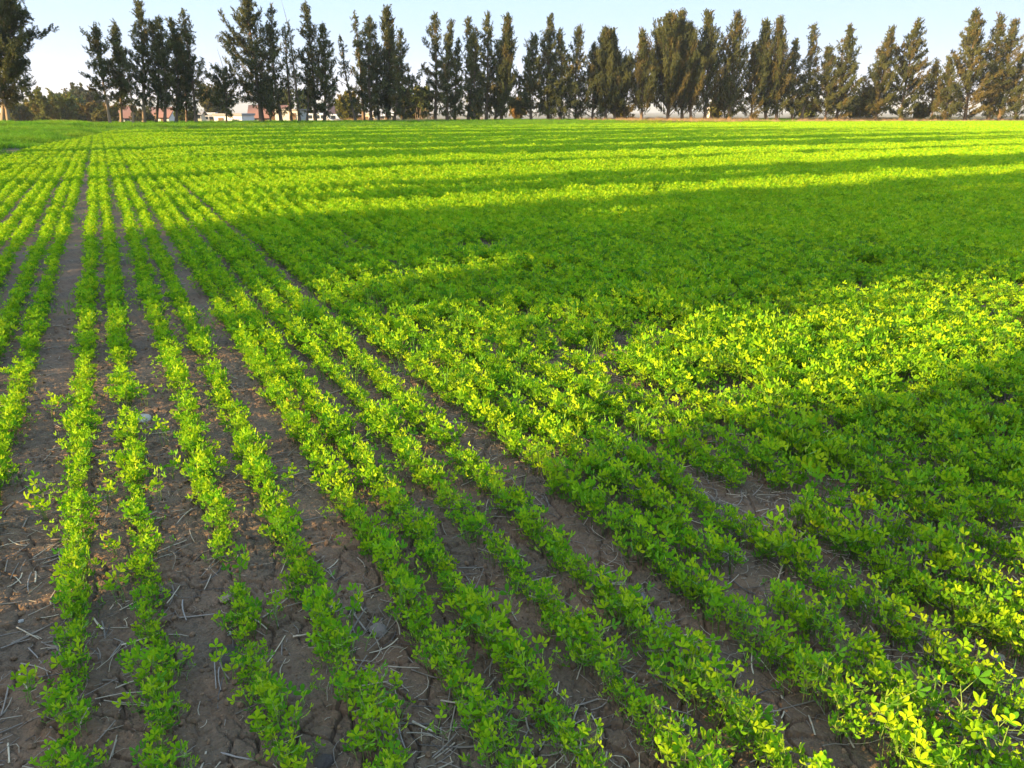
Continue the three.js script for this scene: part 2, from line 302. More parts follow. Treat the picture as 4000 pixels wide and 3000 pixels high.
// ---------------------------------------------------------------- trees
const barkMat = new THREE.MeshStandardMaterial({ color: RGB(0.15, 0.105, 0.07), roughness: 0.95 });
const paleBark = new THREE.MeshStandardMaterial({ color: RGB(0.26, 0.19, 0.125), roughness: 0.95 });
const needleMat = new THREE.MeshPhysicalMaterial({ color: 0xffffff, vertexColors: true, roughness: 0.95, transmission: 0.2, thickness: 0, side: THREE.DoubleSide, specularIntensity: 0.4 });
function spray(seed, n, len, wid, spread, long, col0) { // a feathery branch tip along +y, made of many narrow shoots
  const f = rng(seed), pos = [], idx = [], col = [];
  for (let k = 0; k < n; k++) {
    const t = f(), az = f() * 6.28, o = V(gauss(f) * 0.012, (t - 0.35) * long, gauss(f) * 0.012), d = V(Math.cos(az) * spread, rr(0.25, 1.2, f), Math.sin(az) * spread).normalize();
    const l = len * rr(0.55, 1.3, f) * (1.15 - 0.7 * t), w = wid * rr(0.7, 1.3, f), side = V(gauss(f), gauss(f), gauss(f)).cross(d).normalize().multiplyScalar(w), a = pos.length / 3, m = o.clone().addScaledVector(d, l * 0.45), e = o.clone().addScaledVector(d, l), c = 1 + (f() - 0.5) * 0.5;
    for (const p of [o, m.clone().add(side), e, m.clone().sub(side)]) { pos.push(p.x, p.y, p.z); col.push(col0[0] * c, col0[1] * c, col0[2] * c); }
    idx.push(a, a + 1, a + 2, a, a + 2, a + 3);
  }
  return raw(pos, idx, col);
}
const NEEDLE = [0.084, 0.094, 0.027], LEAFY = [0.1, 0.105, 0.028];
const sprays = { airy: [1, 2, 3].map((s) => spray(s, 46, 0.17, 0.02, 0.8, 0.52, NEEDLE)), column: [4, 5, 6].map((s) => spray(s, 46, 0.17, 0.021, 0.5, 0.6, NEEDLE)), bushy: [7, 8, 9].map((s) => spray(s, 44, 0.18, 0.036, 1.1, 0.3, LEAFY)) };
const PROFILE = { // half width over height (0 crown base, 1 tip)
  cone: (t) => Math.pow(1 - t, 0.7) * (0.55 + 0.45 * smooth(t, 0, 0.2)) + 0.1 * (1 - t),
  column: (t) => Math.pow(Math.max(0, 1 - Math.pow(t, 2.2)), 0.8) * (0.72 + 0.28 * smooth(t, 0, 0.15)),
  spindle: (t) => 0.3 + 0.75 * Math.sin(Math.PI * Math.pow(t, 0.75)) * (1 - 0.45 * t) - 0.2 * t,
  round: (t) => Math.sqrt(Math.max(0, 1 - Math.pow(2 * t - 0.9, 2))) + 0.05,
};
// builds trunk, branches and crown under root (whose origin is the foot)
function growTree(root, o) {
  const f = rng(o.seed), H = o.h, top = V(o.lx ?? 0, H, o.lz ?? 0), bow = V(gauss(f) * 0.2, 0, gauss(f) * 0.2), r0 = o.trunk ?? H * 0.0145 + 0.02;
  const at = (t) => top.clone().multiplyScalar(t).setY(t * H).addScaledVector(bow, Math.sin(t * Math.PI) * 1.1).add(V(top.x * 0.12 * Math.sin(t * Math.PI), 0, 0));
  const tp = [], tr = [];
  for (let k = 0; k <= 8; k++) { const t = k / 8; tp.push(at(t * 0.98).setY(t * H * 0.98 - (k ? 0 : 0.15))); tr.push(r0 * (k ? Math.pow(1 - t, 0.8) * 0.95 + 0.05 : 1.25)); }
  part(root, 'trunk', tube(tp, tr, 8), o.pale ? paleBark : barkMat);
  const limbs = [], list = [], cb = o.base ?? 0.15, W = o.w / 2, n = Math.round(o.limbs ?? 46), lobes = 3 + Math.floor(f() * 4), ph = f() * 9, rag = o.ragged ?? 0.55, hue = o.tint ?? [1, 1, 1];
  const upv = V(0, 1, 0), feather = (p, d, sc, tone) => {
    const c = tone[1] * rr(0.82, 1.18, f), q = new THREE.Quaternion().setFromUnitVectors(upv, d.clone().add(V(gauss(f) * 0.28, gauss(f) * 0.28, gauss(f) * 0.28)).normalize()).multiply(new THREE.Quaternion().setFromAxisAngle(upv, f() * 6.28));
    list.push({ m: new THREE.Matrix4().compose(V(p.x, Math.max(0.15, p.y), p.z), q, V(sc, sc * rr(0.85, 1.25, f), sc)), c: RGB(hue[0] * c * tone[0], hue[1] * c, hue[2] * c) });
  };
  for (let k = 0; k < n; k++) {
    const t = Math.pow((k + f()) / n, 0.92), y = cb + (1 - cb) * t * 0.97, az = k * 2.4 + f() * 1.4;
    const lobe = 1 - rag * (0.5 + 0.5 * Math.sin(t * lobes * 6.28 + ph + az * 0.5)) * rr(0.5, 1, f);
    const len = Math.max(0.2, W * (PROFILE[o.shape](t) + (o.skirt ?? 0) * Math.max(0, 1 - t / 0.5)) * lobe * rr(0.7, 1.22, f)), rise = o.leaf === 'column' ? rr(1.1, 2.6, f) : rr(0.1, 1.5, f) + 0.4 * t;
    const p0 = at(y), d = V(Math.cos(az), 0, Math.sin(az)), p1 = p0.clone().addScaledVector(d, len * 0.55).add(V(0, len * rise * 0.35, 0)), p2 = p0.clone().addScaledVector(d, len).add(V(0, len * rise * 0.8 - 0.05, 0));
    if (len > 0.5) limbs.push(tube([p0, p1, p2], [Math.min(0.05, 0.012 + len * 0.018), 0.012 + len * 0.006, 0.008], 4));
    const tone = f() < (o.brown ?? 0.16) ? [1.38, 1.15] : f() < 0.4 ? [1.05, 1.2] : [0.95, rr(0.75, 1.05, f)], fl = o.fluff ?? 0.14, cnt = Math.round((o.dense ?? 1) * (2.5 + len * 7.5)), base = (o.spray ?? 1) * rr(0.85, 1.2, f);
    const out = p2.clone().sub(p1).normalize(), hangs = o.leaf === 'airy' && f() < 0.3;
    for (let q = 0; q < cnt; q++) {
      const s = 0.15 + 0.85 * Math.pow((q + f()) / cnt, 0.7), p = s < 0.5 ? p0.clone().lerp(p1, s * 2) : p1.clone().lerp(p2, s * 2 - 1), dd = out.clone().multiplyScalar(0.35).add(V(gauss(f) * 0.5, o.leaf === 'column' ? 1.0 : hangs ? -0.8 : 0.6, gauss(f) * 0.5)).normalize();
      p.add(V(gauss(f) * fl, gauss(f) * fl, gauss(f) * fl)); feather(p, dd, base * rr(0.75, 1.25, f), tone);
    }
  }
  if (!o.noTip) for (let q = 0; q < 5; q++) feather(at(0.93 + 0.015 * q), V(gauss(f) * 0.2, 1, gauss(f) * 0.2), 0.8, [1.1, 1.1]);
  if (limbs.length) part(root, 'branches', mergeGeometries(limbs), barkMat);
  const crown = copies(root, 'crown', sprays[o.leaf][o.seed % 3], needleMat, list); crown.userData.kind = 'stuff';
  return root;
}
// the row of tall trees along the far side, u and v of its line
const LINE = [[-14, 80], [1, 82], [14, 83.5], [27, 85], [45, 84], [58, 81], [75, 76], [87, 72.5], [96, 68.5], [107, 62.5], [122, 54]];
function lineDepth(px) { // horizontal distance ahead at which the column px crosses the line
  let best = 85;
  const side = (D) => { const p = seen(px, 480, D); for (let k = 0; k < LINE.length - 1; k++) if (p.x >= LINE[k][0] && p.x < LINE[k + 1][0]) return -p.z - lerp(LINE[k][1], LINE[k + 1][1], (p.x - LINE[k][0]) / (LINE[k + 1][0] - LINE[k][0])); return p.x < LINE[0][0] ? -p.z - 80 : -p.z - 54; };
  let a = 40, b = 160; for (let k = 0; k < 40; k++) { best = (a + b) / 2; if (side(best) > 0) b = best; else a = best; }
  return best;
}
// [foot x, tip x, tip y, crown width, crown bottom y] in the photograph's pixels, kind, label, extras
const A = 'airy', C = 'column';
const TREES = [
  [8, -8, -70, 235, 425, A, 'round', 'broad dark tree cut by the left edge of the photo, with two trunks', { dense: 1.5, limbs: 130, ragged: 0.8, pale: 1 }],
  [430, 375, 100, 118, 400, A, 'cone', 'first tree of the left group, leaning left, with a pale sunlit trunk', { pale: 1, ragged: 0.8 }],
  [473, 447, 90, 84, 430, A, 'spindle', 'second tree of the left group, with a narrow brushy top', { pale: 1 }],
  [520, 480, 215, 74, 440, A, 'spindle', 'third tree of the left group, thin and low with bare trunk showing', { dense: 0.6, pale: 1 }],
  [561, 545, 3, 122, 420, A, 'spindle', 'tallest tree of the left group, its tip near the upper edge', { ragged: 0.7, pale: 1 }],
  [607, 585, 80, 92, 430, A, 'cone', 'fifth tree of the left group, close behind the tallest one', { dense: 0.8 }],
  [642, 618, 62, 84, 430, A, 'spindle', 'sixth tree of the left group, with an open brushy top', { dense: 0.8 }],
  [686, 668, 70, 84, 440, A, 'spindle', 'seventh tree of the left group, dense and dark in its middle', { dense: 1.1 }],
  [729, 695, 130, 84, 440, A, 'cone', 'eighth tree of the left group, half hidden by its thin-topped neighbour', {}],
  [766, 712, 38, 130, 440, A, 'cone', 'last tree of the left group, with a bare thin tip and branches to the right', { dense: 0.75, ragged: 0.9 }],
  [884, 877, 276, 130, 455, A, 'round', 'small round dark tree left of the biggest tree, with a thin leader', { dense: 0.9, leader: 1 }],
  [1024, 955, -25, 220, 430, A, 'cone', 'biggest tree, with long arms to the left and its top beyond the upper edge', { dense: 1.1, limbs: 120, ragged: 0.9, trunk: 0.26 }],
  [1060, 1046, 310, 56, 460, C, 'column', 'short dense dark cypress at the foot of the biggest tree', {}],
  [1100, 1060, 18, 88, 450, A, 'spindle', 'tree just right of the biggest tree, narrow with tufted branches', { dense: 0.75, ragged: 0.8 }],
  [1139, 1112, 99, 78, 455, A, 'spindle', 'thin see-through tree, second right of the biggest tree', { dense: 0.55, ragged: 0.8 }],
  [1171, 1125, 90, 44, 450, A, 'spindle', 'nearly bare thin tree with a whip-like grey tip', { dense: 0.35, leader: 1 }],
  [1198, 1180, 200, 56, 450, A, 'spindle', 'short sparse tree between the whip-like tree and a tall tufted one', { dense: 0.4 }],
  [1232, 1191, 5, 112, 450, A, 'cone', 'tall tree with a golden tufted tip, left one of the dense pair', { ragged: 0.7 }],
  [1266, 1257, 90, 118, 460, A, 'cone', 'right one of the dense pair, lower and darker', { dense: 1.15 }],
  [1390, 1329, 140, 90, 440, A, 'spindle', 'sparse tree leaning far to the left before the gap', { dense: 0.45, ragged: 0.9 }],
  [1421, 1383, 43, 66, 440, A, 'spindle', 'slim open tree left of the two dark columns', { dense: 0.65 }],
  [1451, 1446, 61, 92, 460, A, 'column', 'blunt dark column-like tree, left of the pointed one', { dense: 1.2 }],
  [1481, 1478, 170, 74, 460, A, 'column', 'lower dark tree wedged between the two dark columns', {}],
  [1510, 1507, 25, 72, 462, C, 'column', 'tall dark pointed column standing highest in its group', { dense: 1.1 }],
  [1538, 1564, 118, 84, 460, A, 'cone', 'tree with a side top to the right of the tall pointed column', {}],
  [1571, 1602, 300, 104, 465, A, 'round', 'small dark tree leaning right at the edge of a gap', { dense: 0.8 }],
  [1699, 1695, 45, 116, 462, A, 'cone', 'golden-topped tree with lobed tiers, first right of the gap', { ragged: 0.95 }],
  [1746, 1765, 75, 84, 465, A, 'cone', 'dark narrow-tipped tree next to the tiered golden-topped one', {}],
  [1776, 1792, 150, 70, 466, A, 'cone', 'lower dark tree filling in behind two narrow ones', {}],
  [1828, 1826, 63, 84, 466, A, 'column', 'tree with a brown brushy blunt top', { ragged: 0.7 }],
  [1852, 1858, 108, 70, 466, A, 'spindle', 'slim dark tree left of a broad golden head', {}],
  [1900, 1905, 45, 112, 466, A, 'cone', 'tree with a broad golden head above a bare stretch of trunk', { ragged: 0.9 }],
  [1932, 1940, 160, 80, 466, A, 'spindle', 'lower loose tree left of the smooth pointed cypress', { dense: 0.8 }],
  [1957, 1984, 56, 76, 466, C, 'cone', 'smooth narrow pointed cypress left of the dip in the row', { dense: 1.5, ragged: 0.25 }],
  [2075, 2090, 133, 118, 470, A, 'cone', 'broad dark tree just right of the dip, with a thin tip', { dense: 1.2 }],
  [2142, 2154, 54, 112, 472, A, 'cone', 'tree with a square knobbly golden tip, right of the dip', { dense: 1.1, ragged: 0.8 }],
  [2190, 2186, 115, 96, 472, A, 'cone', 'dark tree close behind the knobbly-tipped one', {}],
  [2251, 2267, 95, 116, 472, A, 'cone', 'tree with spread twiggy golden top and bare dark trunk', { dense: 0.85, ragged: 0.8 }],
  [2312, 2322, 170, 104, 474, A, 'cone', 'lower dark tree left of the twin-tipped cypress', { dense: 1.2 }],
  [2366, 2368, 108, 104, 474, C, 'cone', 'dense smooth cypress, higher of the twin tips', { dense: 1.7, ragged: 0.25 }],
  [2402, 2394, 120, 74, 474, C, 'cone', 'lower right of the twin-tipped dense cypresses', { dense: 1.5, ragged: 0.25 }],
  [2440, 2444, 226, 112, 474, A, 'round', 'low dark tree filling the saddle right of the twin tips', { dense: 1.3 }],
  [2505, 2511, 117, 88, 474, C, 'cone', 'narrow feathery cypress with a pale flame-shaped tip', { dense: 1.2 }],
  [2608, 2616, 57, 172, 474, C, 'cone', 'left part of the broadest golden-green mass of cypress', { dense: 2.0, limbs: 150 }],
  [2664, 2662, 45, 120, 474, C, 'spindle', 'middle of the broad cypress mass, with bare twigs on top', { dense: 1.3, limbs: 96 }],
  [2700, 2690, 90, 120, 474, C, 'spindle', 'right shoulder of the broad cypress mass', { dense: 1.3 }],
  [2752, 2766, 42, 120, 470, C, 'spindle', 'tall golden tree with twin spiky tips, right of the broad mass', { dense: 1.2, ragged: 0.7, limbs: 96 }],
  [2830, 2828, 330, 84, 470, A, 'round', 'low dark bushy tree in the gap right of the broad mass', {}],
  [2846, 2884, 47, 112, 465, C, 'spindle', 'golden tree leaning right, first after the gap', { dense: 1.1, ragged: 0.7, limbs: 96 }],
  [2930, 2945, 163, 92, 470, A, 'spindle', 'lower dark tree left of the bright twin columns', { dense: 1.1 }],
  [2992, 2994, 79, 92, 470, C, 'spindle', 'left one of the bright golden twin columns', { dense: 1.2 }],
  [3032, 3045, 67, 92, 470, C, 'spindle', 'right one of the bright golden twin columns', { dense: 1.2 }],
  [3092, 3108, 150, 88, 472, A, 'spindle', 'dark loose tree just right of the golden twin columns', { dense: 0.9 }],
  [3128, 3180, 92, 84, 440, A, 'spindle', 'tree leaning right with a long visible trunk and narrow orange tip', { dense: 0.7, ragged: 0.8, pale: 1 }],
  [3222, 3238, 179, 104, 472, A, 'spindle', 'shorter golden tree left of a taller shaggy one', { dense: 1.2 }],
  [3263, 3322, 97, 124, 472, A, 'cone', 'taller shaggy tree leaning right before the wide gap', { dense: 1.2, ragged: 0.7 }],
  [3392, 3402, 350, 84, 474, A, 'round', 'low bushy tree at the left foot of the golden pair', { dense: 1.1 }],
  [3417, 3484, 106, 112, 470, A, 'spindle', 'left one of the golden pair leaning right, shorter', { dense: 1.2, limbs: 90 }],
  [3515, 3594, 73, 132, 470, A, 'spindle', 'right one of the golden pair leaning right, taller', { dense: 1.3, limbs: 96 }],
  [3640, 3658, 234, 88, 472, A, 'cone', 'short tree after the gap with the hazy hill', { dense: 0.9 }],
  [3690, 3712, 220, 88, 472, A, 'spindle', 'dark tree at the left foot of the tallest right-hand tree', {}],
  [3767, 3815, 30, 150, 474, A, 'cone', 'tallest right-hand tree, golden and shaggy, tapering to a slanted tip', { dense: 1.35, limbs: 110 }],
  [3858, 3912, 52, 100, 474, A, 'spindle', 'open tree right of the tallest right-hand one', { dense: 1.0, ragged: 0.8 }],
  [3900, 3968, 70, 112, 474, A, 'spindle', 'open slanting tree, second from the right edge', { dense: 0.9, ragged: 0.9 }],
  [3972, 3998, 205, 92, 474, A, 'spindle', 'last tree, cut by the right edge of the photo', {}],
];
TREES.forEach(([fx, tx, ty, w, by, leaf, shape, label, ex], n) => {
  const D = lineDepth(fx) + (n % 3 - 1) * 0.9 * (w < 90 ? 1 : 0.3), q = seen(fx, 480, D), foot = V(q.x, groundY(q.x, -q.z), q.z), tip = seen(tx, ty, D), m = D / (Math.cos(PITCH) + (1500 - 250) / FPX * Math.sin(PITCH)) / FPX;
  const low = seen(fx, by, D).y - foot.y, h = tip.y - foot.y;
  const t = thing('conifer_tree', foot.x, foot.y, foot.z, label, 'tree', 'tall trees along the far side of the field');
  const o = { seed: 4000 + n * 31, h, lx: tip.x - foot.x, lz: tip.z - foot.z, w: w * m * 1.3, base: clamp(low / h, 0.02, 0.5), leaf, shape, skirt: fx > 2050 ? 0.6 : fx > 1640 ? 0.3 : 0.05, brown: fx > 2450 ? 0.24 : 0.1, limbs: (leaf === C ? 100 : 92) * clamp(h / 12, 0.5, 1.1), ...ex };
  o.limbs *= (ex.dense ?? 1) < 0.7 ? 0.85 : 1.15; o.dense = (ex.dense ?? 1) * (leaf === C ? 1.5 : fx < 2050 ? 1.1 : 1.35); if (fx < 2050 && leaf === A && n) { o.ragged = (ex.ragged ?? 0.55) + 0.25; o.limbs *= 0.72; o.fluff = 0.11; o.w *= 1.12; o.spray = 1.12; }
  if (leaf === C) o.fluff = 0.15;
  growTree(t, o);
  if (ex.leader) part(t, 'bare_tip', tube([V(o.lx * 0.97, h * 0.95, o.lz * 0.97), V(o.lx * 1.02 - 0.2, h + 0.9, o.lz), V(o.lx - 0.45, h + 2.1, o.lz)], [0.035, 0.022, 0.008], 5), paleBark);
  if (n === 0) part(t, 'trunk', tube([V(0.5, -0.1, 0.1), V(0.62, 1.2, 0.2), V(0.4, 3, 0.3)], [0.2, 0.15, 0.13], 7), paleBark);
});
{ // the row along the left side of the field, beyond the frame, whose shadows lie across the crop
  const f = rng(31), U = -11.5, protos = [];
  // [from, to along the field, kind: 0 leafy to the ground, 1 bare trunk below, 2 wide above a bare trunk]
  const dark = [[-9.5, -7.4, 0], [-6.4, -4.2, 0], [-3.4, -1.6, 0], [1.55, 2.8, 0], [4.5, 7.3, 2], [6.7, 9.0, 0], [8.8, 10.7, 0], [12.3, 14, 1], [13.9, 15.6, 1], [19, 20.1, 0], [23, 25, 1], [25, 27, 1], [27.9, 30, 1], [29.9, 32, 1], [33, 35, 0], [35, 37, 1], [38.4, 40.4, 1], [40.3, 42.2, 1], [42.1, 44, 1], [46, 48.2, 1], [48, 50, 1], [50, 52, 1], [54, 56, 1], [56, 58, 1], [58, 60, 0], [62, 64, 1], [64, 66.4, 1], [71, 73, 1]];
  dark.forEach(([a, b, kind], n) => {
    const k = kind === 2 ? 6 : n % 3 + kind * 3, w = (b - a) * 1.04, h = [14.5, 17, 15][kind];
    let t;
    if (!protos[k]) { t = protos[k] = growTree(new THREE.Group(), { seed: 700 + k, h, w: 2.3, base: [0.045, 0.23, 0.25][kind], leaf: A, shape: 'column', limbs: 150, dense: 1.8, ragged: kind === 1 ? 0.5 : 0.35, fluff: 0.16, spray: 1.25 }); } else t = protos[k].clone();
    t.name = numbered('edge_tree'); t.position.set(U + gauss(f) * 0.25, groundY(U, (a + b) / 2), -(a + b) / 2); t.rotation.y = f() * 6.28; const s = rr(0.86, 1.12, f); t.scale.set(w / 2.3, s, w / 2.3); scene.add(t);
    tag(t, 'tall dark conifer in the row beyond the left edge of the photo', 'tree', 'trees along the left side of the field, outside the photo');
  });
}

// ---------------------------------------------------------------- grass on the bank, the headland and under the trees
const grassMat = new THREE.MeshPhysicalMaterial({ color: 0xffffff, vertexColors: true, roughness: 0.92, transmission: 0.4, thickness: 0, side: THREE.DoubleSide, specularIntensity: 0.25 });
const dryMat = new THREE.MeshPhysicalMaterial({ color: 0xffffff, vertexColors: true, roughness: 0.95, transmission: 0.25, thickness: 0, side: THREE.DoubleSide, specularIntensity: 0.25 });
function bladesGeo(seed, n, h, w, spread, lean, color) {
  const f = rng(seed), pos = [], idx = [], col = [];
  for (let k = 0; k < n; k++) {
    const x = gauss(f) * spread, z = gauss(f) * spread, az = f() * 6.28, l = h * rr(0.45, 1.1, f), b = lean * rr(0.2, 1.2, f) * l, dx = Math.cos(az), dz = Math.sin(az), ww = w * rr(0.7, 1.3, f), c = wob(color, f, 0.2);
    for (let i = 0; i <= 3; i++) {
      const t = i / 3, px = x + dx * b * t * t, pz = z + dz * b * t * t, py = l * t * (1 - 0.22 * lean * t), hw = ww * (1 - t * t) * 0.5 + 0.0002;
      pos.push(px - dz * hw, py, pz + dx * hw, px + dz * hw, py, pz - dx * hw); col.push(...c, ...c);
      if (i) { const a = pos.length / 3 - 4; idx.push(a, a + 1, a + 2, a + 1, a + 3, a + 2); }
    }
  }
  return raw(pos, idx, col);
}
const GREEN = [0.15, 0.32, 0.012], TAN = [0.42, 0.3, 0.17];
const turf = [1, 2, 3].map((s) => bladesGeo(60 + s, 46, 0.2, 0.009, 0.12, 0.7, GREEN)), dryTuft = [1, 2].map((s) => bladesGeo(70 + s, 40, 0.62, 0.012, 0.16, 0.45, TAN));
const lineV = (u) => { for (let k = 0; k < LINE.length - 1; k++) if (u < LINE[k + 1][0]) return lerp(LINE[k][1], LINE[k + 1][1], (u - LINE[k][0]) / (LINE[k + 1][0] - LINE[k][0])); return 54; };
{
  const f = rng(8), bank = turf.map(() => []), verge = turf.map(() => []), dry = dryTuft.map(() => []);
  const put = (lists, u, v, s, sy, tone, warm = 0) => pick(lists, f).push({ m: M4(u, groundY(u, v) - 0.02, -v, 0, f() * 6.28, 0, s, s * sy, s), c: RGB(tone * (1 + warm), tone, tone) });
  for (let v = 12; v < 80; v += 0.17) for (let u = -11; u < 4; u += 0.17) {
    const e = leftEdge(Math.min(v, 62)) - 0.15; if (u > e || (v > 62 && u > 1)) continue;
    const d = e - u, bare = fbm(u * 0.9, v * 0.5, 33, 3); if (Math.atan2(u, v) < YAW - 0.8 || f() > 0.9 || (d < 0.8 && f() > 0.25 + d * 0.5) || bare < 0.3) continue;
    { const tall = smooth(fbm(u * 0.7, v * 0.45, 34, 3), 0.35, 0.65); put(bank, u + f() * 0.15, v + f() * 0.15, rr(0.9, 1.5, f) * (0.8 + 0.6 * tall), rr(0.4, 0.9, f) + 0.3 * tall, rr(0.75, 1.25, f), (bare - 0.5) * 0.9); }
  }
  for (let u = -4; u < 124; u += 0.3) for (let q = 0, v0 = farEdge(clamp(u, 0, 118)) + 0.5, v1 = lineV(u) + 5; v0 + q < v1; q += 0.3) {
    const v = v0 + q + f() * 0.3, uu = u + f() * 0.3, near = v1 - 5 - v, dryness = smooth(fbm(uu * 0.12, v * 0.2, 36, 3) + 0.22 * smooth(u, 35, 75) - 0.12 * smooth(u, 30, 5), 0.5, 0.66);
    if (u > 5 && u < 15 && Math.abs(v - 68.2 - 0.5 * Math.sin(u)) < 0.75) continue;
    const strip = near < 3.2 + 2 * noise(uu * 0.3, 4, 37);
    if (strip && f() < dryness * 0.55) put(dry, uu, v, rr(0.5, 0.9, f), rr(0.3, 1.3, f), rr(0.75, 1.2, f), 0.03);
    else if (f() < 0.8 - 0.5 * dryness) put(verge, uu, v, rr(0.9, 1.7, f), rr(0.5, 1.3, f), rr(0.7, 1.2, f), dryness * 0.5 + (f() - 0.5) * 0.2);
  }
  const three = (name, lists, geos, mat, label, cat) => { const g = new THREE.Group(); g.name = name; scene.add(g); tag(g, label, cat, null, 'stuff'); lists.forEach((l, k) => copies(g, 'blades', geos[k], mat, l)); };
  three('bank_grass', bank, turf, grassMat, 'rough bright green grass on the bank at the far left of the crop', 'grass');
  three('verge_grass', verge, turf, grassMat, 'green grass strip between the crop and the far trees', 'grass');
  three('dry_grass', dry, dryTuft, dryMat, 'tan dry grass standing at the feet of the far trees', 'dry grass');
  // grass weeds among the crop
  const blade = [1, 2, 3].map((s) => bladesGeo(80 + s, 7, 0.25, 0.005, 0.025, 0.6, [0.15, 0.33, 0.03])), weeds = blade.map(() => []), g = rng(9);
  for (let k = 0; k < 260; k++) { const dense = k < 150, u = dense ? 2.1 + gauss(g) * 0.75 : rr(-2, 9, g), v = dense ? 5.6 + gauss(g) * 1.1 : rr(1.2, 14, g); if (v < 1.2 || u < -2.5 || (u < 0.9 && v < 5)) continue; pick(weeds, g).push({ m: M4(u, groundY(u, v, true) - 0.005, -v, 0, g() * 6.28, 0, rr(0.7, 1.25, g)), c: RGB(1, 1, 1) }); }
  three('grass_weeds', weeds, blade, grassMat, 'thin grass blades growing up through the crop on the right of the rows', 'grass weeds');
  // a pale stretch of dirt track on the headland
  const pos = [], idx = [], uv = []; for (let i = 0; i <= 24; i++) { const u = 5 + i * 0.42, v = 68.2 + 0.5 * Math.sin(u); for (const s of [-0.55, 0.55]) { const vv = v + s * (1 - Math.pow(Math.abs(i / 12 - 1), 3)); pos.push(u, groundY(u, vv) + 0.03, -vv); uv.push(u / 1.7, vv / 1.7); } if (i) { const a = i * 2 - 2; idx.push(a, a + 2, a + 1, a + 1, a + 2, a + 3); } }
  const trackMat = new THREE.MeshStandardMaterial({ map: soilMat.map, color: RGB(2.4, 2.7, 3.2), roughness: 1 });
  single('dirt_track', raw(pos, idx, null, uv), trackMat, 'pale dirt track showing on the headland before the left trees', null, null, 'structure');
}

